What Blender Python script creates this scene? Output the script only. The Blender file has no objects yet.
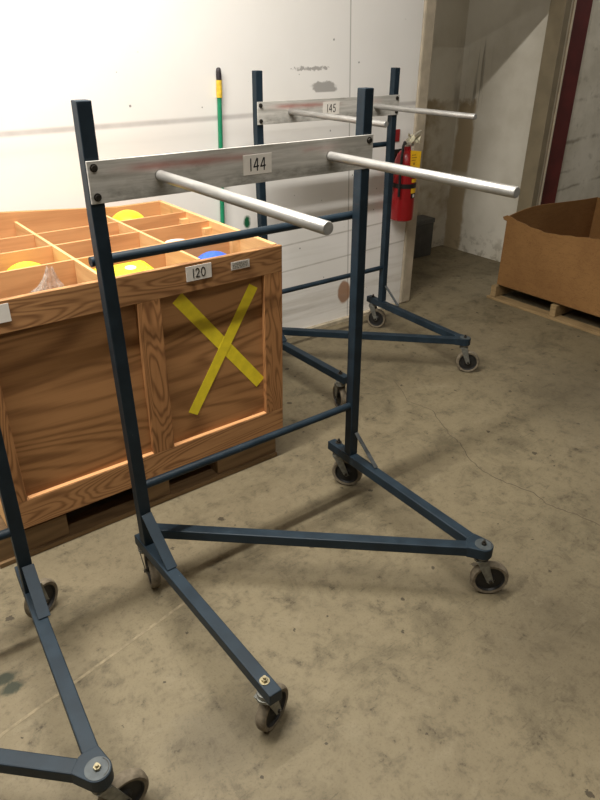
import bpy, bmesh, math, random
from mathutils import Vector, Matrix
random.seed(7)
PI = math.pi
C = bpy.context.scene.collection

# ------------------------------------------------------------------ helpers
def srgb(r, g, b):
    f = lambda c: (c/255/12.92) if c/255 <= .04045 else ((c/255+.055)/1.055)**2.4
    return (f(r), f(g), f(b), 1)

class NT:
    """small node-tree builder"""
    def __init__(s, name):
        s.m = bpy.data.materials.new(name); s.m.use_nodes = True
        s.t = s.m.node_tree; s.n = s.t.nodes; s.l = s.t.links
        s.b = s.n['Principled BSDF']
        s.tc = s.n.new('ShaderNodeTexCoord')
    def put(s, sock, v):
        if isinstance(v, bpy.types.NodeSocket): s.l.new(v, sock)
        elif v is not None: sock.default_value = v
    def coord(s, scale=(1, 1, 1), loc=(0, 0, 0), which='Object', rot=(0, 0, 0)):
        mp = s.n.new('ShaderNodeMapping'); s.l.new(s.tc.outputs[which], mp.inputs[0])
        mp.inputs['Scale'].default_value = scale; mp.inputs['Location'].default_value = loc
        mp.inputs['Rotation'].default_value = rot
        return mp.outputs[0]
    def noise(s, vec, scale=5, detail=4, rough=.55, dist=0):
        n = s.n.new('ShaderNodeTexNoise'); s.l.new(vec, n.inputs['Vector'])
        n.inputs['Scale'].default_value = scale; n.inputs['Detail'].default_value = detail
        n.inputs['Roughness'].default_value = rough; n.inputs['Distortion'].default_value = dist
        return n.outputs[0]
    def math(s, op, a, b=None, c=None, clamp=False):
        n = s.n.new('ShaderNodeMath'); n.operation = op; n.use_clamp = clamp
        s.put(n.inputs[0], a); s.put(n.inputs[1], b); s.put(n.inputs[2], c)
        return n.outputs[0]
    def ramp(s, v, a, b, smooth=True):
        n = s.n.new('ShaderNodeMapRange'); n.interpolation_type = 'SMOOTHSTEP' if smooth else 'LINEAR'
        s.put(n.inputs[0], v); n.inputs[1].default_value = a; n.inputs[2].default_value = b
        n.clamp = True
        return n.outputs[0]
    def mix(s, fac, a, b, mode='MIX'):
        n = s.n.new('ShaderNodeMix'); n.data_type = 'RGBA'; n.blend_type = mode
        s.put(n.inputs[0], fac); s.put(n.inputs[6], a); s.put(n.inputs[7], b)
        return n.outputs[2]
    def sep(s, vec):
        n = s.n.new('ShaderNodeSeparateXYZ'); s.l.new(vec, n.inputs[0]); return n.outputs
    def spot(s, xyz, axes, c, r, soft=.3, rag=0, nz=None):
        """mask of an ellipse at c with radii r on two axes, edge made ragged by a noise"""
        a = s.math('DIVIDE', s.math('SUBTRACT', xyz[axes[0]], c[0]), r[0])
        b = s.math('DIVIDE', s.math('SUBTRACT', xyz[axes[1]], c[1]), r[1])
        d = s.math('SQRT', s.math('ADD', s.math('MULTIPLY', a, a), s.math('MULTIPLY', b, b)))
        if nz is not None: d = s.math('ADD', d, s.math('MULTIPLY', s.math('SUBTRACT', nz, .5), rag))
        return s.math('SUBTRACT', 1, s.ramp(d, 1-soft, 1+soft))
    def band(s, v, c, w, soft=.004):
        d = s.math('ABSOLUTE', s.math('SUBTRACT', v, c))
        return s.math('SUBTRACT', 1, s.ramp(d, w-soft, w+soft))
    def bump(s, h, strength=.3, dist=.01):
        n = s.n.new('ShaderNodeBump'); s.l.new(h, n.inputs['Height'])
        n.inputs['Strength'].default_value = strength; n.inputs['Distance'].default_value = dist
        s.l.new(n.outputs[0], s.b.inputs['Normal'])
    def out(s, color, rough=.6, metal=0, spec=.5):
        s.put(s.b.inputs['Base Color'], color); s.put(s.b.inputs['Roughness'], rough)
        s.b.inputs['Metallic'].default_value = metal
        s.b.inputs['Specular IOR Level'].default_value = spec
        return s.m

def plain(name, col, rough=.5, metal=0, var=.15, scale=30, spec=.5):
    t = NT(name)
    n = t.noise(t.coord(), scale, 4)
    dark = tuple(c*(1-var) for c in col[:3])+(1,); lite = tuple(min(1, c*(1+var)) for c in col[:3])+(1,)
    return t.out(t.mix(t.ramp(n, .3, .7), dark, lite), rough, metal, spec)

def wood(name, light, dark, grain='x', freq=9, scale=1.6, contrast=.8, knots=0):
    t = NT(name)
    k = {'x': (.16, 1, 1), 'y': (1, .16, 1), 'z': (1, 1, .16)}[grain]
    dist = .7 if freq > 15 else .35
    kf = {'x': (.04, 1, 1), 'y': (1, .04, 1), 'z': (1, 1, .04)}[grain]
    base = t.noise(t.coord(k, (3.1, 1.7, 2.3)), scale*2.2, 2.2, .45, dist)
    rings = t.math('FRACT', t.math('MULTIPLY', base, freq))
    band = t.math('ABSOLUTE', t.math('SUBTRACT', t.math('MULTIPLY', rings, 2), 1))
    fine = t.noise(t.coord(kf), 90, 3, .6)
    blot = t.noise(t.coord((1, 1, 1), (5, 2, 7)), 3.2, 3)
    f = t.math('ADD', t.math('MULTIPLY', t.ramp(band, .25, 1), contrast*.62), t.math('MULTIPLY', t.math('SUBTRACT', fine, .5), .9))
    f = t.math('ADD', f, t.math('MULTIPLY', t.math('SUBTRACT', blot, .45), .55), clamp=True)
    col = t.mix(f, light, dark)
    if knots:
        v = t.n.new('ShaderNodeTexVoronoi'); t.l.new(t.coord((1, 1, 1), (2.2, .4, 1.9)), v.inputs['Vector'])
        v.inputs['Scale'].default_value = knots
        km = t.math('SUBTRACT', 1, t.ramp(v.outputs['Distance'], .035, .085))
        col = t.mix(km, col, tuple(c*.25 for c in dark[:3])+(1,))
    t.bump(fine, .15, .002)
    return t.out(col, .62, 0, .3)

class MB:
    """collects shapes, builds ONE mesh object"""
    def __init__(s): s.bm = bmesh.new()
    def box(s, lo, hi):
        x0, y0, z0 = lo; x1, y1, z1 = hi
        v = [s.bm.verts.new(p) for p in ((x0,y0,z0),(x1,y0,z0),(x1,y1,z0),(x0,y1,z0),(x0,y0,z1),(x1,y0,z1),(x1,y1,z1),(x0,y1,z1))]
        for f in ((3,2,1,0),(4,5,6,7),(0,1,5,4),(1,2,6,5),(2,3,7,6),(3,0,4,7)): s.bm.faces.new([v[i] for i in f])
        return s
    def prism(s, pts, d):
        """extrude polygon pts (3-D) by vector d"""
        d = Vector(d); a = [s.bm.verts.new(p) for p in pts]; b = [s.bm.verts.new(Vector(p)+d) for p in pts]
        n = len(pts); s.bm.faces.new(a[::-1]); s.bm.faces.new(b)
        for i in range(n): s.bm.faces.new((a[i], a[(i+1) % n], b[(i+1) % n], b[i]))
        return s
    def bar(s, p, q, w, h, up=(0, 0, 1)):
        """rectangular bar from p to q: w across, h along up"""
        p, q, up = Vector(p), Vector(q), Vector(up)
        d = (q-p).normalized(); r = d.cross(up).normalized(); u = r.cross(d)
        pts = [p+r*(w/2*i)+u*(h/2*j) for i, j in ((-1,-1),(1,-1),(1,1),(-1,1))]
        return s.prism(pts, q-p)
    def tube(s, p, q, r, seg=20, r2=None):
        p, q = Vector(p), Vector(q); d = (q-p).normalized()
        a = d.orthogonal().normalized(); b = d.cross(a); r2 = r if r2 is None else r2
        A = [s.bm.verts.new(p+(a*math.cos(t)+b*math.sin(t))*r) for t in (2*PI*i/seg for i in range(seg))]
        B = [s.bm.verts.new(q+(a*math.cos(t)+b*math.sin(t))*r2) for t in (2*PI*i/seg for i in range(seg))]
        s.bm.faces.new(A[::-1]); s.bm.faces.new(B)
        for i in range(seg): s.bm.faces.new((A[i], A[(i+1) % seg], B[(i+1) % seg], B[i]))
        return s
    def lathe(s, prof, o=(0, 0, 0), axis=(0, 0, 1), seg=32):
        """profile of (radius, height) turned about axis through o"""
        o, d = Vector(o), Vector(axis).normalized(); a = d.orthogonal().normalized(); b = d.cross(a)
        rings = []
        for r, h in prof:
            if r < 1e-6: rings.append([s.bm.verts.new(o+d*h)])
            else: rings.append([s.bm.verts.new(o+d*h+(a*math.cos(2*PI*i/seg)+b*math.sin(2*PI*i/seg))*r) for i in range(seg)])
        for R, Q in zip(rings, rings[1:]):
            for i in range(seg):
                j = (i+1) % seg
                if len(R) == 1 and len(Q) > 1: s.bm.faces.new((R[0], Q[j], Q[i]))
                elif len(Q) == 1 and len(R) > 1: s.bm.faces.new((R[i], R[j], Q[0]))
                elif len(R) > 1: s.bm.faces.new((R[i], R[j], Q[j], Q[i]))
        return s
    def path(s, pts, r, seg=10):
        for p, q in zip(pts, pts[1:]): s.tube(p, q, r, seg)
        return s
    def ribbon(s, pts, w, up, nrm, t=.0006, lap=.3):
        """flat stroke of width w along a polyline lying in a plane of normal nrm"""
        nrm = Vector(nrm)
        for p, q in zip(pts, pts[1:]):
            p, q = Vector(p), Vector(q); d = (q-p).normalized(); r = d.cross(nrm).normalized()*w/2
            e = d*w*lap
            s.prism([p-e-r, q+e-r, q+e+r, p-e+r], nrm*t)
        return s
    def build(s, name, mat, parent=None, smooth=False, bevel=0, **kw):
        bmesh.ops.recalc_face_normals(s.bm, faces=s.bm.faces)
        me = bpy.data.meshes.new(name); s.bm.to_mesh(me); s.bm.free()
        me.materials.append(mat)
        o = bpy.data.objects.new(name, me); C.objects.link(o)
        if parent: o.parent = parent
        if smooth:
            for p in me.polygons: p.use_smooth = True
            md = o.modifiers.new('split', 'EDGE_SPLIT'); md.split_angle = math.radians(38)
        if bevel:
            md = o.modifiers.new('bevel', 'BEVEL'); md.width = bevel; md.segments = 2; md.limit_method = 'ANGLE'; md.angle_limit = math.radians(50)
        for k, v in kw.items(): o[k] = v
        return o

def empty(name, loc, label, cat, rz=0, group=None):
    o = bpy.data.objects.new(name, None); C.objects.link(o); o.empty_display_size = .1
    o.location = loc; o.rotation_euler = (0, 0, rz); o['label'] = label; o['category'] = cat
    if group: o['group'] = group
    return o
def tag(o, label, cat, group=None):
    o['label'] = label; o['category'] = cat
    if group: o['group'] = group
    return o

# ------------------------------------------------------------------ materials
def mat_paint():
    t = NT('blue_paint'); xyz = t.coord()
    n = t.noise(xyz, 14, 5); n2 = t.noise(xyz, 160, 3)
    col = t.mix(t.ramp(n, .3, .7), srgb(20, 34, 44), srgb(29, 44, 55))
    chip = t.ramp(t.math('ADD', t.math('MULTIPLY', n2, .55), t.math('MULTIPLY', n, .45)), .66, .70)
    col = t.mix(chip, col, srgb(78, 84, 86))
    t.bump(n2, .08, .002)
    return t.out(col, t.math('ADD', t.math('MULTIPLY', n, .2), .42), 0, .32)
PAINT = mat_paint()

def mat_board():
    t = NT('worn_aluminium_board'); xyz = t.sep(t.coord())
    st = t.noise(t.coord((1.3, 1, 22)), 3, 5, .6); st2 = t.noise(t.coord((3, 1, 60), (4, 0, 3)), 3, 4)
    blot = t.noise(t.coord((1, 1, 2.2), (2, 5, 1)), 7, 5, .65)
    col = t.mix(t.ramp(st, .3, .72), srgb(208, 205, 199), srgb(176, 173, 166))
    col = t.mix(t.math('MULTIPLY', t.ramp(st2, .52, .75), .32), col, srgb(120, 116, 108))
    col = t.mix(t.math('MULTIPLY', t.ramp(blot, .5, .75), .5), col, srgb(128, 124, 114))
    # grimy lower edge streak, pale red smear along the upper part
    low = t.math('MULTIPLY', t.band(xyz[2], 1.292, .016, .012), t.ramp(blot, .36, .6))
    col = t.mix(t.math('MULTIPLY', low, .55), col, srgb(88, 86, 76))
    red = t.math('MULTIPLY', t.band(xyz[2], 1.352, .008, .012), t.ramp(t.noise(t.coord((3, 1, 10), (1, 1, 1)), 1.2, 4), .36, .62))
    red = t.math('MULTIPLY', red, t.band(xyz[0], .42, .36, .06))
    col = t.mix(t.math('MULTIPLY', red, .7), col, srgb(180, 108, 98))
    return t.out(col, .5, .1, .4)
BOARD = mat_board()

def mat_pipe():
    t = NT('dull_aluminium_pipe')
    n = t.noise(t.coord((1, .15, 1)), 40, 4); n2 = t.noise(t.coord(), 9, 4)
    col = t.mix(t.ramp(n, .3, .7), srgb(180, 178, 174), srgb(150, 148, 144))
    col = t.mix(t.math('MULTIPLY', t.ramp(n2, .55, .75), .4), col, srgb(118, 115, 110))
    return t.out(col, .38, .5, .5)
PIPE = mat_pipe()
STEEL = plain('grey_steel', srgb(122, 122, 116), .45, .6, .25, 60)
STRAPM = plain('bare_steel_strap', srgb(72, 75, 76), .5, .3, .25, 60)
BOLTM = plain('dark_bolt', srgb(58, 54, 48), .45, .6, .3, 120)
PLATE = plain('worn_painted_plate', srgb(66, 72, 74), .5, .2, .2, 40)
BRASS = plain('zinc_bolt', srgb(150, 140, 112), .4, .7, .25, 150)
TYRE = plain('worn_grey_tread', srgb(112, 102, 86), .8, 0, .25, 60, .3)
HUB = plain('black_hub', srgb(30, 29, 28), .55, 0, .3, 50, .4)
CARD = plain('white_card', srgb(226, 220, 212), .6, 0, .04, 40, .3)
INK = plain('black_ink', srgb(18, 18, 20), .5, 0, .1, 50)
GREYPRINT = plain('grey_print', srgb(120, 118, 112), .6, 0, .3, 300)
PLY = wood('orange_plywood', srgb(166, 120, 76), srgb(100, 64, 34), 'x', 17, 1.5, .9, 1.9)
PINE_X = wood('fir_board_crosswise', srgb(174, 128, 84), srgb(104, 66, 38), 'x', 22, 3, 1.0, 3)
PINE_Z = wood('fir_board_upright', srgb(166, 118, 74), srgb(92, 56, 30), 'z', 24, 3.6, 1.0, 2.5)
INNER = wood('pale_fir_divider', srgb(206, 152, 102), srgb(166, 112, 70), 'x', 6, 2.4, .6, 2.2)
INNER_Y = wood('pale_fir_long_divider', srgb(230, 186, 130), srgb(194, 140, 86), 'y', 6, 2.4, .6, 2.2)
PALLETW = wood('weathered_pallet_wood', srgb(124, 98, 68), srgb(84, 64, 42), 'x', 8, 3, .7)
PALLETY = wood('dry_pallet_wood', srgb(150, 126, 90), srgb(104, 84, 56), 'y', 8, 3, .6)
TAPE = plain('yellow_tape', srgb(232, 210, 44), .45, 0, .08, 25)
YELLOW = plain('yellow_plastic', srgb(236, 222, 36), .4, 0, .04, 12)
BLUE = plain('blue_plastic', srgb(50, 96, 200), .45, 0, .06, 12)

def mat_floor():
    t = NT('stained_concrete'); v = t.coord(); xyz = t.sep(v)
    big = t.noise(v, .9, 4, .55); mid = t.noise(v, 3.6, 8, .68, .5); fine = t.noise(v, 38, 6, .7); med = t.noise(v, 11, 7, .7, .3)
    grit = t.noise(v, 150, 3, .65); scr = t.noise(t.coord((1, 6, 1), (0, 0, 0), 'Object', (0, 0, .9)), 9, 6, .7, 1.2)
    col = t.mix(t.ramp(big, .35, .68), srgb(112, 101, 79), srgb(123, 112, 88))
    col = t.mix(t.math('MULTIPLY', t.ramp(mid, .47, .70), .6), col, srgb(75, 67, 50))
    col = t.mix(t.math('MULTIPLY', t.ramp(mid, .45, .28), .5), col, srgb(134, 124, 101))
    col = t.mix(t.math('MULTIPLY', t.ramp(med, .5, .68), .55), col, srgb(72, 64, 48))
    col = t.mix(t.math('MULTIPLY', t.ramp(med, .44, .3), .4), col, srgb(133, 122, 99))
    col = t.mix(t.math('MULTIPLY', t.ramp(fine, .5, .7), .4), col, srgb(68, 60, 44))
    col = t.mix(t.math('MULTIPLY', t.ramp(grit, .52, .72), .35), col, srgb(64, 56, 42))
    col = t.mix(t.math('MULTIPLY', t.ramp(scr, .58, .66), t.math('MULTIPLY', t.ramp(mid, .45, .6), .5)), col, srgb(54, 47, 34))
    col = t.mix(t.math('MULTIPLY', t.ramp(t.math('ADD', t.math('MULTIPLY', fine, .5), t.math('MULTIPLY', med, .5)), .59, .645), .7), col, srgb(51, 44, 32))
    # scattered dark drips
    vo = t.n.new('ShaderNodeTexVoronoi'); vo.voronoi_dimensions = '2D'; t.l.new(v, vo.inputs['Vector']); vo.inputs['Scale'].default_value = 5
    vo.inputs['Randomness'].default_value = 1
    rs = t.sep(vo.outputs['Color'])
    size = t.math('MULTIPLY', t.ramp(rs[0], .6, 1.1, False), .07)
    drip = t.math('LESS_THAN', t.math('ADD', vo.outputs['Distance'], t.math('MULTIPLY', t.math('SUBTRACT', t.math('ADD', t.math('MULTIPLY', fine, .6), t.math('MULTIPLY', med, .4)), .5), .42)), size)
    col = t.mix(t.math('MULTIPLY', drip, .8), col, srgb(46, 38, 27))
    # larger worn patches
    for c, r, k in (((.95, -1.05), (.28, .2), .3), ((-.05, -.62), (.14, .1), .45), ((2.6, -.1), (.5, .3), .35), ((1.2, -.75), (.5, .25), .25)):
        col = t.mix(t.math('MULTIPLY', t.spot(xyz, (0, 1), c, r, .6, 1.5, mid), k), col, srgb(64, 56, 41))
    # green paint spots by the left rack
    for c, r in (((-.485, -.085), (.032, .022)), ((-.478, -.13), (.03, .022))):
        col = t.mix(t.math('MULTIPLY', t.spot(xyz, (0, 1), c, r, .4, 1.6, fine), .85), col, srgb(21, 36, 26))
    t.bump(t.math('ADD', t.math('MULTIPLY', fine, .4), mid), .12, .01)
    return t.out(col, t.math('ADD', t.math('MULTIPLY', mid, .25), .5), 0, .35)
FLOOR = mat_floor()

def mat_wall():
    t = NT('scuffed_white_wall'); v = t.coord(); xyz = t.sep(v)
    n = t.noise(v, 1.6, 4); f = t.noise(v, 45, 4, .6); m = t.noise(v, 9, 5, .6); h = t.noise(t.coord((.25, 1, 4)), 5, 5, .6)
    col = t.mix(t.ramp(n, .3, .7), srgb(238, 235, 230), srgb(243, 240, 236))
    low = t.ramp(xyz[2], .75, .1)
    col = t.mix(t.math('MULTIPLY', low, t.math('MULTIPLY', t.ramp(h, .42, .7), .4)), col, srgb(168, 158, 140))
    # grey band and a fainter, broader one under it
    zz = t.math('SUBTRACT', xyz[2], t.math('MULTIPLY', xyz[0], .008))
    col = t.mix(t.math('MULTIPLY', t.band(zz, 1.281, .011, .008), t.math('ADD', t.math('MULTIPLY', m, .5), .28)), col, srgb(158, 152, 150))
    col = t.mix(t.math('MULTIPLY', t.band(zz, 1.205, .03, .03), t.math('MULTIPLY', h, .3)), col, srgb(186, 180, 172))
    # vertical board joint
    xj = t.math('ADD', xyz[0], t.math('MULTIPLY', xyz[2], .042))
    col = t.mix(t.math('MULTIPLY', t.band(xj, 2.18, .004, .003), .55), col, srgb(120, 114, 106))
    # plank joints low on the right of the wall
    for z0, x0 in ((.528, 1.45), (.372, 1.2)):
        zl = t.math('SUBTRACT', xyz[2], t.math('MULTIPLY', xyz[0], .03))
        msk = t.math('MULTIPLY', t.band(zl, z0, .004, .004), t.ramp(xyz[0], x0, x0+.1))
        col = t.mix(t.math('MULTIPLY', msk, t.math('ADD', t.math('MULTIPLY', m, .7), .1)), col, srgb(130, 120, 104))
    # grey patch where paint has gone, scratches, green dab, brown patch
    pm = t.spot(xyz, (0, 2), (1.93, 1.41), (.075, .036), .12, 2.4, m)
    col = t.mix(t.math('MULTIPLY', pm, t.ramp(xyz[2], 1.384, 1.390)), col, srgb(172, 169, 165))
    col = t.mix(t.spot(xyz, (0, 2), (1.835, 1.503), (.10, .010), .2, 3.4, f), col, srgb(176, 172, 168))
    col = t.mix(t.spot(xyz, (0, 2), (1.405, .752), (.020, .034), .4, 1.0, f), col, srgb(24, 96, 62))
    col = t.mix(t.math('MULTIPLY', t.spot(xyz, (0, 2), (2.14, .2), (.05, .075), .15, .8, m), .85), col, srgb(150, 104, 66))
    # specks
    vo = t.n.new('ShaderNodeTexVoronoi'); vo.voronoi_dimensions = '2D'; cx_ = t.n.new('ShaderNodeCombineXYZ'); t.l.new(xyz[0], cx_.inputs[0]); t.l.new(xyz[2], cx_.inputs[1]); t.l.new(cx_.outputs[0], vo.inputs['Vector']); vo.inputs['Scale'].default_value = 5
    rs = t.sep(vo.outputs['Color'])
    spk = t.math('LESS_THAN', t.math('ADD', vo.outputs['Distance'], t.math('MULTIPLY', t.math('SUBTRACT', f, .5), .06)), t.math('MULTIPLY', t.ramp(rs[0], .5, 1, False), .028))
    col = t.mix(t.math('MULTIPLY', spk, .7), col, srgb(88, 84, 80))
    t.bump(m, .06, .006)
    return t.out(col, .45, 0, .4)
WALL = mat_wall()

def mat_farwall():
    t = NT('stained_white_plaster'); v = t.coord(); xyz = t.sep(v)
    n = t.noise(v, 2.4, 5, .6); m = t.noise(v, 12, 5, .65); dr = t.noise(t.coord((1, 9, .35)), 3, 5, .6)
    col = t.mix(t.ramp(n, .35, .7), srgb(222, 216, 202), srgb(206, 199, 183))
    # long brown damp stain by the inner corner
    wob = t.math('ADD', xyz[1], t.math('MULTIPLY', t.math('SUBTRACT', n, .5), .16))
    st = t.math('MULTIPLY', t.band(wob, 2.22, .09, .02), t.ramp(t.math('ADD', xyz[2], t.math('MULTIPLY', t.math('SUBTRACT', m, .5), .14)), 1.24, 1.19))
    gap = t.band(xyz[2], .60, .045, .03)
    st = t.math('MULTIPLY', st, t.math('SUBTRACT', 1, t.math('MULTIPLY', gap, .8)))
    col = t.mix(t.math('MULTIPLY', st, .85), col, srgb(152, 132, 98))
    # dark runs of water above it
    run = t.math('MULTIPLY', t.ramp(dr, .56, .66), t.math('MULTIPLY', t.band(xyz[1], 2.18, .13, .05), t.band(xyz[2], 1.4, .24, .1)))
    col = t.mix(t.math('MULTIPLY', run, .6), col, srgb(92, 84, 70))
    low = t.ramp(xyz[2], .35, 0)
    col = t.mix(t.math('MULTIPLY', low, t.math('MULTIPLY', t.ramp(m, .5, .66), .55)), col, srgb(126, 114, 92))
    t.bump(m, .15, .01)
    return t.out(col, .75, 0, .25)
FARWALL = mat_farwall()

def mat_cracked():
    t = NT('cracked_white_blockwork'); v = t.coord(); xyz = t.sep(v)
    n = t.noise(v, 2.6, 5, .6); m = t.noise(v, 14, 5, .65)
    col = t.mix(t.ramp(n, .35, .7), srgb(214, 208, 194), srgb(190, 184, 168))
    wz = t.math('ADD', xyz[2], t.math('MULTIPLY', t.math('SUBTRACT', m, .5), .03))
    wz = t.math('SUBTRACT', wz, t.math('MULTIPLY', t.math('SUBTRACT', xyz[0], 4.6), .08))
    for z, w in ((1.262, .010), (.965, .012), (.742, .006), (.603, .008)):
        col = t.mix(t.math('MULTIPLY', t.band(wz, z, w, .01), t.math('MULTIPLY', t.ramp(n, .42, .6), .7)), col, srgb(120, 110, 96))
    col = t.mix(t.math('MULTIPLY', t.ramp(m, .55, .7), .35), col, srgb(140, 132, 116))
    t.bump(m, .2, .01)
    return t.out(col, .75, 0, .25)
CRACKED = mat_cracked()
TRIMW = plain('chipped_white_trim', srgb(222, 214, 200), .5, 0, .1, 9)
JAMB = plain('tan_jamb_dimmed', srgb(132, 120, 97), .55, 0, .1, 8)  # jamb side, darkened in the colour so the front reads as lit
JAMBW = plain('mottled_tan_trim', srgb(176, 164, 144), .55, 0, .14, 9)
JAMBL = plain('tan_jamb_lit', srgb(208, 196, 174), .5, 0, .08, 8)  # front of the same jamb, its light put into the colour
REDP = plain('dark_red_paint', srgb(92, 30, 26), .5, 0, .18, 8)
CEIL = plain('white_ceiling', srgb(215, 210, 200), .8, 0, .05, 3)

def mat_cardboard():
    t = NT('brown_cardboard'); v = t.coord()
    n = t.noise(v, 2.2, 4); m = t.noise(t.coord((1, 1, 9)), 12, 5, .65); f = t.noise(v, 70, 3)
    cr = t.noise(t.coord((1, 3, 7), (3, 2, 1)), 4, 6, .7, .8)
    col = t.mix(t.ramp(n, .3, .7), srgb(138, 102, 61), srgb(122, 87, 50))
    col = t.mix(t.math('MULTIPLY', t.ramp(m, .52, .75), .3), col, srgb(110, 77, 47))
    col = t.mix(t.math('MULTIPLY', t.band(cr, .5, .008, .008), .6), col, srgb(96, 62, 34))
    t.bump(m, .12, .006)
    return t.out(col, .75, 0, .25)
CARDB = mat_cardboard()

# ------------------------------------------------------------------ the room
def struct(o, cast=None):
    o['kind'] = 'structure'; return o
Y0 = 1.452
XE = 2.665           # right end of the white wall
fl = struct(MB().box((-4, -5, -.1), (7.5, 5, 0)).build('floor', FLOOR))
struct(MB().box((-4, Y0, 0), (XE, Y0+.09, 3.5)).build('wall_back', WALL))
# header over the opening, its underside just above the frame
struct(MB().box((XE, Y0, 1.95), (3.99, Y0+.09, 3.5)).build('wall_header', WALL))
struct(MB().box((4.08, 1.50, 0), (4.18, 3.2, 3.5)).build('wall_passage', FARWALL))
struct(MB().box((1.2, 2.31, 0), (4.08, 2.41, 3.5)).build('wall_far', FARWALL))
struct(MB().box((4.25, 1.44, 0), (7.5, 1.54, 3.5)).build('wall_right', CRACKED))
struct(MB().box((-4, -5, 3.5), (7.5, 5, 3.6)).build('ceiling', CEIL))
# rounded end post of the white wall, mottled tan all over
struct(MB().box((XE+.002, Y0-.012, 0), (XE+.10, Y0+.11, 1.95)).build('trim_1', JAMBW, bevel=.012))
# door jamb on the right of the opening: tan side coloured darker, stepped face coloured as lit, dark red post
struct(MB().box((3.955, 1.375, 0), (4.02, 1.50, 3.5)).build('trim_3', JAMB, bevel=.003))
struct(MB().box((4.02, 1.40, 0), (4.115, 1.50, 3.5)).box((4.03, 1.388, 0), (4.055, 1.40, 3.5)).box((4.085, 1.392, 0), (4.10, 1.40, 3.5)).build('trim_4', JAMBL, bevel=.002))
red = MB()
red.prism([(4.115, 1.425, 0), (4.35, 1.425, 0), (4.35, 1.44, 0), (4.115, 1.50, 0)], (0, 0, 3.5))
struct(red.build('trim_5', REDP))
# low curb at the foot of the white wall
struct(MB().box((.9, Y0-.03, 0), (2.6, Y0, .022)).build('baseboard_back', plain('dirty_curb', srgb(176, 164, 142), .7, 0, .25, 14)))
# crack and old tape line in the floor
pts = [(1.706,.26),(1.65,.15),(1.60,.061),(1.577,-.032),(1.498,-.16),(1.476,-.292),(1.495,-.378),(1.526,-.467),(1.499,-.552),(1.53,-.643),(1.547,-.753),(1.56,-.9)]
cp = []
for (a, b), (c, d) in zip(pts, pts[1:]):
    for k in range(6):
        u = k/6; cp.append((a+(c-a)*u+random.uniform(-.005, .005), b+(d-b)*u+random.uniform(-.005, .005), .0002))
MB().ribbon(cp, .0040, None, (0, 0, 1), .0004, 0).ribbon([(1.777,.595,.0002),(1.73,.49,.0002),(1.675,.401,.0002),(1.69,.33,.0002),(1.706,.26,.0002)], .0028, None, (0, 0, 1), .0004, 0).build('floor_crack', plain('crack_dark', srgb(88, 78, 61), .9), fl, kind='structure')
MB().ribbon([(-.75, -.36, .0002), (-.543, -.262, .0002), (-.30, -.215, .0002), (-.05, -.165, .0002), (.1, -.135, .0002)], .010, None, (0, 0, 1), .0004, 0).build('floor_line', plain('faded_line', srgb(128, 116, 92), .8, 0, .25, 40), fl, kind='structure')

# ------------------------------------------------------------------ handwriting strokes
def strokes(ch):
    """polylines in a unit box 0..1 (x, z)"""
    a = lambda cx, cz, rx, rz, t0, t1, n=14: [(cx+rx*math.cos(math.radians(t0+(t1-t0)*i/n)), cz+rz*math.sin(math.radians(t0+(t1-t0)*i/n))) for i in range(n+1)]
    return {
        '1': [[(.5, 0), (.5, 1)]],
        '4': [[(.68, 1), (.05, .30), (1, .36)], [(.80, .98), (.74, 0)]],
        '2': [a(.45, .72, .40, .28, 165, -20) + [(.1, .02), (.95, .04)]],
        '0': [a(.5, .5, .46, .5, 90, 450, 22)],
        '5': [[(.9, 1), (.25, .97), (.18, .58)] + a(.45, .30, .42, .30, 120, -150)],
    }[ch]
def number_card(parent, text, x0, x1, z0, z1, y, zh, shift=0):
    card = MB().box((x0, y-.0016, z0), (x1, y, z1)).build('number_card', CARD, parent, bevel=.0004)
    w = x1-x0; h = (z1-z0)*zh; cw = h*.52; gap = h*.20
    widths = [cw*.35 if c == '1' else cw for c in text]
    tot = sum(widths)+gap*(len(text)-1); x = x0+(w-tot)/2+shift; zb = z0+(z1-z0-h)/2
    m = MB()
    for c, k in zip(text, widths):
        for s in strokes(c):
            m.ribbon([(x+px*k, y-.0017, zb+pz*h) for px, pz in s], h*.115, None, (0, -1, 0), .0004)
        x += k+gap
    m.build('number', INK, card)
    card['label'] = 'white card numbered '+text
    return card

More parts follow.
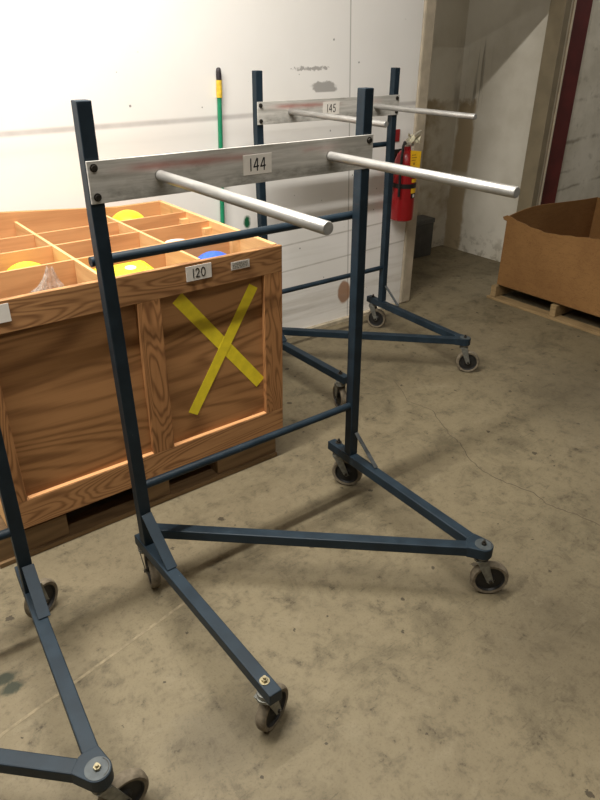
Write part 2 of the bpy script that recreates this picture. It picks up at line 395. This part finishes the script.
# ------------------------------------------------------------------ pipe racks
S = .037; W = .936; ZT = 1.51; ZR = .202
def caster(parent, bx, by, wx, wy, ax, bolt=None):
    """fork mesh under a rail at (bx, by); wheel centred at (wx, wy), axle along ax"""
    a = Vector((ax[0], ax[1], 0)).normalized(); c = Vector((wx, wy, .0635)); up = Vector((0, 0, 1)); fwd = a.cross(up)
    zt = ZR-.038
    f = MB()
    top = Vector((bx, by, zt)); mid = Vector((bx, by, zt-.014))
    f.tube(mid, top, .021, 20); f.tube(mid-Vector((0, 0, .010)), mid, .024, 20)
    for sgn in (-1, 1):
        off = a*(.0215*sgn)
        e = Vector((bx, by, zt-.016))+off; d = Vector((wx, wy, .0635))+off
        r1, r2 = fwd*.019, fwd*.011
        P = [e-r1, e+r1, d+r2-up*.004, d-up*.012, d-r2-up*.004]
        f.prism([p-a*.0015 for p in P], a*.003)
    e = Vector((bx, by, zt-.020)); f.bar(e-a*.023, e+a*.023, .036, .005)
    fk = f.build('caster', STEEL, parent, bevel=.0008)
    hw = .0155; R = .0635
    ty = MB().lathe([(.049, -hw*.9), (.058, -hw), (R-.002, -hw*.75), (R, -hw*.4), (R, hw*.4), (R-.002, hw*.75), (.058, hw), (.049, hw*.9)], c, a, 40)
    ty.build('tyre', TYRE, fk, smooth=True)
    hb = MB().lathe([(0, -hw*.75), (.012, -hw*.95), (.016, -hw*.7), (.020, -hw*.45), (.044, -hw*.45), (.048, -hw*.9), (.0505, -hw*.9), (.0505, hw*.9), (.048, hw*.9), (.044, hw*.45), (.020, hw*.45), (.016, hw*.7), (.012, hw*.95), (0, hw*.75)], c, a, 32)
    hb.build('hub', HUB, fk, smooth=True)
    MB().tube(c-a*.028, c+a*.028, .006, 12).build('axle', BOLTM, fk, smooth=True)
    b = MB()
    b.tube((bx, by, ZR), (bx, by, ZR+.002), .0135, 20); b.tube((bx, by, ZR+.002), (bx, by, ZR+.010), .0085, 6); b.tube((bx, by, ZR+.010), (bx, by, ZR+.017), .0045, 10)
    b.build('bolt', bolt or BOLTM, fk)

def rack(name, loc, rz, label, number, fr, fl_, casters, card, rx=.888, lx=.024, wide_strap=False):
    r = empty(name, loc, label, 'rack', rz)
    HX, HY, HR = .009, -.033, -.022
    base = lambda x: (x+HX+HR*x/W, HY)           # how far the post feet lean from the plumb line
    zk = 1.244
    for x in (0, W-S):
        bx, by = base(x)
        m = MB()
        lv = [(x, 0, ZT), (x, 0, zk), (bx, by, ZR-.001)]
        rings = [[m.bm.verts.new((px+i*S, py+j*S, pz)) for i, j in ((0, 0), (1, 0), (1, 1), (0, 1))] for px, py, pz in lv]
        m.bm.faces.new(rings[0]); m.bm.faces.new(rings[-1][::-1])
        for A, B in zip(rings, rings[1:]):
            for i in range(4): m.bm.faces.new((A[i], A[(i+1) % 4], B[(i+1) % 4], B[i]))
        m.build('post', PAINT, r, bevel=.0025)
    # cross bars
    MB().tube((-.004, S+.013, 1.12), (W+.004, S+.013, 1.12), .0135, 20).build('crossbar', PAINT, r, smooth=True)
    kf = (zk-.415)/(zk-ZR); dx = lambda x: x+kf*(HX+HR*x/W); yb = kf*HY+S/2
    MB().tube((dx(S)-.006, yb, .415), (dx(W-S)+.006, yb, .415), .0135, 20).build('lower_crossbar', PAINT, r, smooth=True)
    # face board with bolts
    bd = MB().box((.001, -.0075, 1.277), (W+.001, -.0003, 1.378)).build('face_board', BOARD, r, bevel=.001)
    for x in (.017, W-.017):
        for z in (1.362, 1.293):
            MB().tube((x, -.0077, z), (x, -.0095, z), .010, 16).tube((x, -.0095, z), (x, -.0155, z), .0075, 6).build('bolt', BOLTM, bd)
    # two long pipes standing out of the board
    for x in (.190, .760):
        p = MB().lathe([(0, 0), (.0135, 0), (.0135, .676), (.0120, .6785), (0, .6785)], (x, -.0075, 1.328), (0, -1, .002), 24)
        p.build('pipe', PIPE, r, smooth=True)
    if number: number_card(r, number, *card, -.0078, .60)
    # base: two side rails, a diagonal, straps
    zc = ZR-.019
    LY, RY = .042, .105
    lb, rb = base(0), base(W-S)
    lxx = lb[0]+S/2; rxx = rb[0]+S/2
    fx = rx
    MB().bar((lxx-.004, LY, zc), (lx+.003, -fl_-.046, zc), .038, .038).build('side_rail', PAINT, r, bevel=.003)
    A = Vector((rxx, RY, zc)); B = Vector((fx, -fr, zc)); D = Vector((.075, .045, zc))
    m = MB().bar(A, B, .038, .038)
    m.build('side_rail', PAINT, r, bevel=.003)
    e = (D-B).normalized(); MB().bar(D, B+e*.03, .038, .036).build('diagonal_rail', PAINT, r, bevel=.003)
    u1 = (A-B).normalized(); u2 = (D-B).normalized(); P2 = [(.0315*math.cos(2*PI*k/32), .0315*math.sin(2*PI*k/32)) for k in range(32)]
    for u in (u1, u2):
        for sg_ in (-1, 1): P2.append((u.x*.055-u.y*.0188*sg_, u.y*.055+u.x*.0188*sg_))
    P2.sort(); hull = []
    for seq in (P2, P2[::-1]):                    # convex outline round the bolt and both rail ends
        h_ = []
        for p in seq:
            while len(h_) > 1 and (h_[-1][0]-h_[-2][0])*(p[1]-h_[-2][1])-(h_[-1][1]-h_[-2][1])*(p[0]-h_[-2][0]) <= 0: h_.pop()
            h_.append(p)
        hull += h_[:-1]
    cp_ = MB().prism([(B.x+p[0], B.y+p[1], zc-.0195) for p in hull], (0, 0, .0395)).build('corner_plate', PAINT, r, bevel=.002)
    MB().lathe([(0, 0), (.0285, 0), (.0285, .0012), (0, .0012)], B+Vector((0, 0, .0203)), (0, 0, 1), 28).build('cover_disc', PLATE, cp_)
    arc = [B+Vector((.025*math.cos(a), .025*math.sin(a), .0216)) for a in [math.radians(-75+i*9) for i in range(14)]]
    MB().ribbon(arc, .0016, None, (0, 0, 1), .0006).build('weld_seam', BOLTM, cp_)
    # straps from post to rail
    p0 = Vector((lxx-.001, HY*.9-.003, .325)); p1 = Vector((lxx+.002, -.178, ZR+.002))
    MB().bar(p0, p1, .034, .005, Vector((0, -1, 1))).build('strap', PAINT, r, bevel=.001)
    q0 = Vector((rxx+.006, HY*.9-.003, .300)); q1 = Vector((rxx+.004, -.157, ZR+.002))
    st = MB().bar(q0, q1, .034 if wide_strap else .016, .005, Vector((0, -1, 1))).build('strap', PAINT if wide_strap else STRAPM, r, bevel=.001)
    if not wide_strap: st['label'] = 'thin bare steel strap'
    for c in casters: caster(r, *c)
    return r

W1 = rack('pipe_rack', (0, 0, 0), 0, 'blue steel rolling pipe rack with card 144 on its board, nearest whole one', '144', .686, .682,
     [(.888, -.686, .917, -.709, (-.62, -.78)), (.024, -.682, .054, -.670, (.37, -.93), BRASS), (.915, .070, .944, .042, (-.8, -.6)), (.030, .022, .037, .004, (-1, .25))],
     (.4445, .5415, 1.3015, 1.3555))
def to_local(loc, rz, x, y):
    c, s = math.cos(-rz), math.sin(-rz); dx, dy = x-loc[0], y-loc[1]
    return c*dx-s*dy, s*dx+c*dy
L2 = (1.3135, 1.198, 0); A2 = -.005
rr2 = to_local(L2, A2, 2.213, 1.215); rf2 = to_local(L2, A2, 2.205, .455); lf2 = to_local(L2, A2, 1.339, .572)
W2 = rack('pipe_rack', L2, A2, 'blue steel rolling pipe rack with card 145 near the fire extinguisher', '145', .720, .652,
     [(.866, -.720, .885, -.745, (-.72, -.69)), (.022, -.652, lf2[0]+.01, lf2[1]-.01, (-.95, .3)), (.905, .066, .921, .038, (-.86, -.5)), (.020, .062, .030, .030, (-1, -.12))],
     (.398, .507, 1.3025, 1.3615), rx=.866, lx=.022)
L3 = (-1.2465, .0809, 0); A3 = -.0676
rr3 = to_local(L3, A3, -.306, .095); rf3 = to_local(L3, A3, -.362, -.646)
W3 = rack('pipe_rack', L3, A3, 'blue steel rolling rack cut off by the left edge, only its lower right corner showing', None, .668, .668,
     [(.888, -.668, rf3[0], rf3[1], (.12, -1), BRASS), (.024, -.668, .06, -.67, (.3, -1)), (.918, .062, rr3[0], rr3[1], (.55, -.83)), (.020, .062, .03, .03, (-1, -.12))],
     None, wide_strap=True)

# ------------------------------------------------------------------ wooden crate on its pallet
CX0, CX1, CY0, CY1, CB, CT = -.305, .857, .375, 1.36, .135, .953
cr = empty('wooden_crate', ((CX0+CX1)/2, (CY0+CY1)/2, CB), 'open plywood crate with dividers, card 120 and a yellow tape cross', 'crate')
ox, oy = cr.location.x, cr.location.y
def cb(name, lo, hi, mat, parent=cr, bevel=.0015, **kw):
    return MB().box((lo[0]-ox, lo[1]-oy, lo[2]-CB), (hi[0]-ox, hi[1]-oy, hi[2]-CB)).build(name, mat, parent, bevel=bevel, **kw)
T = .02
cb('front_panel', (CX0+.01, CY0+T, CB+.01), (CX1-.01, CY0+T+.012, CT-.004), PLY)
cb('side_panel', (CX1-.022, CY0+T+.012, CB+.01), (CX1-.002, CY1-.022, CT), INNER_Y)
cb('side_panel', (CX0+.002, CY0+T+.012, CB+.01), (CX0+.022, CY1-.022, CT), INNER_Y)
MB().prism([(CX0+.002-ox, CY1-.022-oy, .01), (CX1-.002-ox, CY1-.022-oy, .01), (CX1-.002-ox, CY1-.022-oy, CT-CB), (.62-ox, CY1-.022-oy, CT-CB), (.10-ox, CY1-.022-oy, CT+.043-CB), (CX0+.002-ox, CY1-.022-oy, CT+.058-CB)], (0, .022, 0)).build('back_panel', INNER, cr, bevel=.0015)
cb('bottom_panel', (CX0+.02, CY0+T+.012, CB+.001), (CX1-.022, CY1-.022, CB+.02), PLY)
cb('top_board', (CX0, CY0, .851), (CX1, CY0+T, CT), PINE_X)
cb('bottom_board', (CX0, CY0, CB), (CX1, CY0+T, .246), PINE_X)
for a, b in ((CX0, -.226), (.250, .337), (.772, CX1)):
    cb('upright_board', (a, CY0, .246), (b, CY0+T, .851), PINE_Z)
# pale strips that put the lit top of the lower ledge into colour
cb('ledge_lit_strip', (-.22, CY0+.001, .246), (.25, CY0+T-.001, .2495), INNER, bevel=0)
cb('ledge_lit_strip', (.337, CY0+.001, .246), (.772, CY0+T-.001, .2495), INNER, bevel=0)
IY0, IY1 = CY0+T+.012, CY1-.022
xs = [.162, .515]
for x in xs: cb('divider', (x-.006, IY0, .62), (x+.006, IY1, CT-.002), INNER_Y, bevel=.0006)
cols = [CX0+.022]+xs+[CX1-.022]
for y in (1.088, .885, .664):
    for a, b in zip(cols, cols[1:]):
        a2 = a+(.006 if a in xs else 0); b2 = b-(.006 if b in xs else 0)
        cb('divider', (a2, y-.006, .62), (b2, y+.006, CT-.002), INNER, bevel=.0006)
for y in (1.088, .885, .664):
    cb('cleat', (CX1-.06, y-.03, .80), (CX1-.022, y-.0065, .925), INNER_Y, bevel=.001)
# cards and stickers on the top board
def crate_card():
    h = bpy.data.objects.new('x', None)
    m = number_card(cr, '120', .4425-ox, .5445-ox, .889-CB, .9425-CB, CY0-.0002-oy, .58)
    return m
crate_card()
wc = cb('blank_card', (-.27, CY0-.0016, .886), (-.154, CY0-.0002, .9425), CARD, bevel=0); wc['label'] = 'blank white card'
sk = cb('sticker', (.627, CY0-.0010, .897), (.707, CY0-.0002, .927), CARD, bevel=0); sk['label'] = 'small printed sticker'
sm = MB()
for k, z in enumerate((.921, .915, .909, .903)):
    x = .633
    while x < .700:
        w = random.uniform(.003, .010); sm.box((x-ox, CY0-.0013-oy, z-.0016-CB), (min(x+w, .702)-ox, CY0-.0011-oy, z+.0016-CB)); x += w+random.uniform(.0015, .003)
sm.build('print', GREYPRINT, sk)
# the two strips of yellow tape crossing on the front panel
def tape(p, q, y, w):
    a, b = Vector((p[0], y, p[1])), Vector((q[0], y, q[1])); d = (b-a).normalized(); r = d.cross(Vector((0, 1, 0))).normalized()*w/2
    o = Vector((ox, oy, CB)); sl = d*w*.0
    return MB().prism([a-r-sl-o, b-r+sl-o, b+r-sl-o, a+r+sl-o], (0, -.0006, 0)).build('tape_strip', TAPE, cr)
tape((.411, .832), (.757, .392), CY0+T-.0002, .050)
tape((.735, .812), (.437, .352), CY0+T-.0009, .044)

# pallet under the crate
pl = empty('pallet', (.27, .87, 0), 'weathered wooden pallet under the plywood crate', 'pallet')
px_, py_ = .27, .87
def pb(name, lo, hi, mat=PALLETW): return MB().box((lo[0]-px_, lo[1]-py_, lo[2]), (hi[0]-px_, hi[1]-py_, hi[2])).build(name, mat, pl, bevel=.002)
PX0, PX1 = -.36, .835
for y0, y1 in ((.388, .50), (.80, .92), (1.23, 1.34)): pb('bottom_board', (PX0, y0, 0), (PX1, y1, .020))
for a, b in ((PX0, -.105), (.20, .31), (.535, PX1)):
    pb('block', (a, .40, .020), (b, .52, .112)); pb('block', (a, .80, .020), (b, .92, .112)); pb('block', (a, 1.22, .020), (b, 1.33, .112))
for y0, y1 in ((.41, .52), (.62, .72), (.80, .92), (1.02, 1.12), (1.22, 1.33)): pb('deck_board', (PX0, y0, .112), (PX1, y1, .134))

# ------------------------------------------------------------------ things in the crate
def ball(name, c, r, mat, label, squash=1):
    m = MB(); n = 16
    m.lathe([(r*math.sin(PI*i/n), -r*squash*math.cos(PI*i/n)) for i in range(n+1)], (0, 0, 0), (0, 0, 1), 32)
    o = m.build(name, mat, None, smooth=True); o.location = c
    return tag(o, label, 'ball')
ball('ball', (.618, 1.225, .868), .092, YELLOW, 'yellow ball in the back right compartment of the crate')
ball('ball', (.02, .775, .842), .095, YELLOW, 'yellow ball in the left compartment behind the plastic bag')
ball('ball', (.648, .530, .832), .095, BLUE, 'blue ball in the front right compartment of the crate')
# yellow soft packet with a round sticker
m = MB()
pk = [(-.155, -.085, 0), (.125, -.085, 0), (.125, .10, 0), (-.155, .10, 0)]
m.box((-.125, -.095, -.08), (.095, .10, .055))
pko = m.build('yellow_packet', YELLOW, None, bevel=.02); pko.location = (.308, .535, .858); pko.rotation_euler = (math.radians(6), 0, 0)
tag(pko, 'yellow packet with a round white sticker in the front of the crate', 'packet')
sc_ = MB().tube((.014, .033, .0552), (.014, .033, .0562), .020, 24).build('round_sticker', CARD, pko)
sc2 = MB().ribbon([(.014+.010*math.cos(a), .033+.010*math.sin(a), .0563) for a in [2*PI*i/14 for i in range(12)]], .003, None, (0, 0, 1), .0003).build('sticker_print', INK, sc_)
# white item peeking over a divider
m = MB().lathe([(0, -.05), (.05, -.05), (.056, -.02), (.056, .03), (.05, .05), (.0, .052)], (0, 0, 0), (0, 0, 1), 24)
o = m.build('white_roll', CARD, None, smooth=True); o.location = (.625, .775, .864)
tag(o, 'white roll behind the blue ball in the crate', 'roll')
# clear plastic bag, gathered into a peak
def mat_bag():
    t = NT('clear_plastic'); n = t.noise(t.coord(), 22, 4, .6, .6)
    t.bump(n, .9, .02)
    t.b.inputs['Transmission Weight'].default_value = .55
    t.b.inputs['IOR'].default_value = 1.1
    t.b.inputs['Alpha'].default_value = .55
    return t.out(srgb(228, 216, 204), .22, 0, .8)
m = MB(); seg = 22; prof = [(.105, -.06), (.10, -.01), (.075, .025), (.042, .055), (.026, .085), (.017, .115), (.010, .14)]
rings = []
for r_, h_ in prof:
    rings.append([m.bm.verts.new((r_*math.cos(2*PI*i/seg)*(1+.22*math.sin(i*2.7+h_*20))+h_*.12, r_*.8*math.sin(2*PI*i/seg)*(1+.22*math.cos(i*3.9)), h_+.012*math.sin(i*3.3))) for i in range(seg)])
for R_, Q_ in zip(rings, rings[1:]):
    for i in range(seg): m.bm.faces.new((R_[i], R_[(i+1) % seg], Q_[(i+1) % seg], Q_[i]))
bag = m.build('plastic_bag', mat_bag(), None); bag.location = (.012, .520, .868); bag.scale = (.92, .85, .82)
tag(bag, 'clear plastic bag gathered to a point in the front left compartment', 'bag')
m = MB(); 
for k in range(7):
    a = random.uniform(0, PI); x, y = random.uniform(-.055, .055), random.uniform(-.04, .04)
    m.tube((x-.022*math.cos(a), y-.022*math.sin(a), -.012+.006*k*.4), (x+.022*math.cos(a), y+.022*math.sin(a), -.004+.006*k*.4), .007, 8)
m.build('bag_contents', plain('silver_bits', srgb(196, 192, 188), .3, .6, .3, 60), bag, smooth=True)['kind'] = 'stuff'

# ------------------------------------------------------------------ green handled pole against the wall
po = empty('pole', (1.212, 1.425, 0), 'green pole with yellow band and black grip leaning on the white wall', 'pole')
a, b = Vector((0, 0, 0)), Vector((.044, .008, 1.512))
at = lambda z: a+(b-a)*(z/1.512)
MB().tube(at(.02), at(1.385), .0115, 16).build('shaft', plain('green_paint', srgb(30, 130, 92), .4), po, smooth=True)
MB().tube(at(1.385), at(1.462), .0145, 16).build('band', plain('yellow_band', srgb(222, 186, 60), .45, 0, .15, 60), po, smooth=True)
MB().lathe([(0, 1.518), (.006, 1.517), (.011, 1.512), (.013, 1.50), (.013, 1.462)], (.0425, .0078, 0), (0, 0, 1), 18).build('grip', plain('black_grip', srgb(44, 38, 42), .5), po, smooth=True)
MB().box((-.14, -.022, 0), (.14, .018, .035)).build('foot_bar', plain('green_foot', srgb(24, 90, 66), .5), po, bevel=.004)

# ------------------------------------------------------------------ fire extinguisher on the wall end
ex = empty('fire_extinguisher', (2.540, 1.375, .625), 'red fire extinguisher with yellow tag hung on the white wall end', 'fire extinguisher')
REDX = plain('glossy_red', srgb(150, 22, 28), .32, 0, .05, 6)
MB().lathe([(0, 0), (.062, 0), (.070, .006), (.072, .02), (.072, .33), (.068, .365), (.056, .396), (.040, .418), (.026, .424), (.024, .445), (0, .445)], (0, 0, 0), (0, 0, 1), 36).build('cylinder', REDX, ex, smooth=True)
v = MB().tube((0, 0, .44), (0, 0, .478), .017, 16); v.bar((.0, -.005, .478), (.075, -.02, .492), .018, .006); v.bar((-.01, 0, .482), (.085, -.025, .532), .020, .006); v.tube((0, -.02, .462), (0, -.045, .462), .013, 14)
v.build('valve', plain('pale_valve_metal', srgb(190, 184, 168), .4, .5), ex, bevel=.001)
pt = MB()
for k in range(7):
    a_ = k*.9; c_ = Vector((.02+.03*math.cos(a_), -.03+.03*math.sin(a_), .475+.012*(k % 3))); q_ = Vector((.030*math.cos(a_*1.7), .022*math.sin(a_*2.3), .026)); w_ = Vector((-.018*math.sin(a_), .018*math.cos(a_), .006))
    pt.prism([c_-q_*.6, c_+w_, c_+q_, c_-w_], Vector((.0006, -.0012, 0)))
pt.build('paper_seal', plain('cream_paper', srgb(206, 200, 172), .6), ex)
hp = [(-.015, 0, .462), (-.045, -.02, .472), (-.070, -.035, .452), (-.085, -.045, .40), (-.088, -.045, .30), (-.086, -.045, .16)]
MB().path(hp, .0085, 10).build('hose', plain('black_rubber', srgb(24, 24, 25), .55), ex, smooth=True)
st = MB().lathe([(.0725, .205), (.075, .205), (.075, .232), (.0725, .232)], (0, 0, 0), (0, 0, 1), 36).build('strap', plain('black_strap', srgb(26, 25, 25), .5), ex, smooth=True)
def curved(name, a0, a1, z0, z1, r, mat, parent=ex):
    m = MB(); n = 8; R1 = []; R0 = []
    for i in range(n+1):
        t = math.radians(a0+(a1-a0)*i/n)
        R0.append([m.bm.verts.new((k*math.cos(t), k*math.sin(t), z0)) for k in (r, r+.0015)]); R1.append([m.bm.verts.new((k*math.cos(t), k*math.sin(t), z1)) for k in (r, r+.0015)])
    for i in range(n):
        m.bm.faces.new((R0[i][1], R0[i+1][1], R1[i+1][1], R1[i][1])); m.bm.faces.new((R0[i][0], R1[i][0], R1[i+1][0], R0[i+1][0]))
        m.bm.faces.new((R1[i][0], R1[i][1], R1[i+1][1], R1[i+1][0])); m.bm.faces.new((R0[i][0], R0[i+1][0], R0[i+1][1], R0[i][1]))
    return m.build(name, mat, parent, smooth=True)
YT = plain('yellow_tag', srgb(236, 186, 34), .5, 0, .06, 60)
tg = MB().prism([(.0, 0, .0), (.080, 0, -.010), (.078, 0, -.140), (.008, 0, -.138)], (0, -.0012, 0)).build('hang_tag', YT, ex)
tg.location = (-.055, -.086, .435); tg.rotation_euler = (0, 0, math.radians(-8))
tm = MB()
for z in (-.03, -.045, -.06, -.10, -.115):
    tm.box((.010, -.0018, z), (.050-random.random()*.012, -.0013, z+.004))
tm.box((.026, -.0018, -.085), (.036, -.0013, -.072)); tm.build('tag_print', plain('brown_print', srgb(150, 100, 30), .6), tg)
lb = curved('label', -98, -52, .175, .205, .0725, YT)
lb2 = curved('label', -98, -55, .240, .262, .0725, YT)
lb3 = curved('inspection_mark', -96, -56, .145, .174, .0725, plain('black_label', srgb(24, 22, 22), .5))
curved('white_mark', -86, -72, .150, .168, .0744, CARD, lb3)
MB().box((-.03, .075, .10), (.03, .082, .42)).build('wall_bracket', BOLTM, ex)
sg = MB().box((-.035, -.002, -.035), (.035, .002, .035)).build('wall_sign', plain('red_sign', srgb(150, 34, 36), .5), None)
sg.location = (2.508, 1.4498, 1.125); tag(sg, 'small dark red sign on the wall above the fire extinguisher', 'sign')

# ------------------------------------------------------------------ dark box and cable in the far corner
bx = empty('metal_box', (3.67, 2.215, 0), 'dark grey box on the floor in the far corner of the passage', 'box')
DK = plain('dark_grey_box', srgb(74, 73, 70), .6, 0, .15, 12)
MB().box((-.20, -.06, 0), (.09, .08, .28)).build('body', DK, bx, bevel=.006)
MB().box((-.205, -.065, .281), (.095, .085, .32)).build('lid', plain('grey_lid', srgb(84, 84, 82), .6), bx, bevel=.004)
MB().path([(3.60, 2.302, .36), (3.62, 2.302, .40), (3.66, 2.302, .49), (3.68, 2.302, .54), (3.66, 2.302, .56), (3.60, 2.302, .565)], .006, 8).build('cable', plain('black_cable', srgb(24, 24, 24), .5), None, smooth=True)
tag(bpy.data.objects['cable'], 'short black cable hanging on the far wall above the dark box', 'cable')

# ------------------------------------------------------------------ cardboard bulk box on its pallet
GX0, GX1, GY0, GY1 = 3.295, 4.395, .06, 1.11
gb = empty('cardboard_box', ((GX0+GX1)/2, (GY0+GY1)/2, .115), 'large open brown cardboard bulk box on a pallet by the right wall', 'box')
gx, gy = gb.location.x, gb.location.y
GT = .595
def sheet(name, P, Q, tops, thick, parent=gb):
    """upright cardboard sheet from P to Q with a wavy top: tops = heights along it"""
    m = MB(); P, Q = Vector(P), Vector(Q); n = len(tops)-1; d = (Q-P).normalized(); r = Vector((-d.y, d.x))*thick
    rows = []
    for i, h in enumerate(tops):
        c = P+(Q-P)*(i/n)
        rows.append([m.bm.verts.new((c.x-gx, c.y-gy, 0)), m.bm.verts.new((c.x-gx, c.y-gy, h-.115)), m.bm.verts.new((c.x+r.x-gx, c.y+r.y-gy, h-.115)), m.bm.verts.new((c.x+r.x-gx, c.y+r.y-gy, 0))])
    for A, B in zip(rows, rows[1:]):
        for i in range(4): m.bm.faces.new((A[i], A[(i+1) % 4], B[(i+1) % 4], B[i]))
    m.bm.faces.new(rows[0]); m.bm.faces.new(rows[-1][::-1])
    return m.build(name, CARDB, parent)
N = 28
front = []
for i in range(N+1):
    u = i/N; y = GY1+(GY0-GY1)*u
    h = .598-.052*math.sin(min(1, u/.34)*PI/2)+.036*max(0, (u-.34)/.3 if u < .64 else 1)+.003*math.sin(i*2.1)
    front.append(h)
sheet('box_side', (GX0, GY1), (GX0, GY0), front, .007)
sheet('box_side', (GX1, GY1-.0072), (GX0+.008, GY1-.0072), [.593,.595,.598,.602,.607,.612,.617,.622,.626,.627,.622,.612,.598], .007)
sheet('box_side', (GX1, GY0), (GX1, GY1-.009), [.592]*4, .007)
sheet('box_side', (GX0+.008, GY0), (GX1-.009, GY0), [.595]*4, .007)
MB().box((GX0+.008-gx, GY0+.008-gy, .001), (GX1-.009-gx, GY1-.009-gy, .010)).build('box_bottom', CARDB, gb)
# loose torn flap at the near corner
MB().prism([(GX0-gx, GY1-gy, .486), (GX0-.006-gx, GY1+.032-gy, .470), (GX0-.004-gx, GY1+.022-gy, .452), (GX0-gx, GY1-gy, .445)], (.005, .001, 0)).build('torn_flap', CARDB, gb)
gp = empty('pallet', (3.83, .60, 0), 'dry wooden pallet under the large brown cardboard box', 'pallet')
def gpb(name, lo, hi): return MB().box((lo[0]-3.83, lo[1]-.60, lo[2]), (hi[0]-3.83, hi[1]-.60, hi[2])).build(name, PALLETY, gp, bevel=.003)
for k, (x0, x1) in enumerate(((3.27, 3.36), (3.78, 3.88), (4.28, 4.36))): gpb('bottom_board', (x0, .10, 0), (x1, 1.165, .018))
for y in (1.125, .635, .14): gpb('stringer', (3.285, y-.022, .018), (4.36, y+.022, .098))
for x0 in (3.325, 3.52, 3.74, 3.96, 4.18): gpb('deck_board', (x0, .08, .098), (x0+.14, 1.12, .114))

# ------------------------------------------------------------------ light
def lamp(name, loc, sx, sy, power, col=(1, .965, .895), rot=(0, 0, 0)):
    l = bpy.data.lights.new(name, 'AREA'); l.shape = 'RECTANGLE'; l.size = sx; l.size_y = sy; l.energy = power; l.color = col
    o = bpy.data.objects.new(name, l); C.objects.link(o); o.location = loc; o.rotation_euler = rot
    return o
lamp('ceiling_tube_and_fill', (-.5, .14, 3.28), 3.0, .10, 190)
lamp('ceiling_tube_and_fill', (.0, -1.75, 3.28), 2.4, .10, 36)
lamp('ceiling_tube_and_fill', (6.0, .72, 3.28), 2.4, .10, 30)  # added to brighten the top of the right wall, no tube seen
lamp('passage_fill', (2.6, 1.93, 2.9), .6, .10, 4)  # unseen fill added to lift the shaded passage walls
w = bpy.data.worlds.new('world'); bpy.context.scene.world = w; w.use_nodes = True
w.node_tree.nodes['Background'].inputs[0].default_value = (1, .95, .86, 1)
w.node_tree.nodes['Background'].inputs[1].default_value = .09

# ------------------------------------------------------------------ camera
yaw, pitch, roll, f = .6600763767636078, -.4993652126992631, .009340054853221222, 660.579
cy, sy, cp, sp = math.cos(yaw), math.sin(yaw), math.cos(pitch), math.sin(pitch)
F = Vector((sy*cp, cy*cp, sp)); R = Vector((cy, -sy, 0)); U = R.cross(F)
c, s = math.cos(roll), math.sin(roll); R2 = R*c+U*s; U2 = U*c-R*s
cd = bpy.data.cameras.new('camera'); cam = bpy.data.objects.new('camera', cd); C.objects.link(cam)
cd.sensor_fit = 'VERTICAL'; cd.sensor_height = 36; cd.lens = f*36/800; cd.clip_start = .01
M = Matrix((R2, U2, -F)).transposed().to_4x4(); M.translation = Vector((-.6057, -1.6296, 1.6378))
cam.matrix_world = M
sc = bpy.context.scene; sc.camera = cam
sc.view_settings.view_transform = 'Standard'; sc.view_settings.look = 'None'
sc.view_settings.exposure = 0; sc.view_settings.gamma = 1; sc.view_settings.use_curve_mapping = False
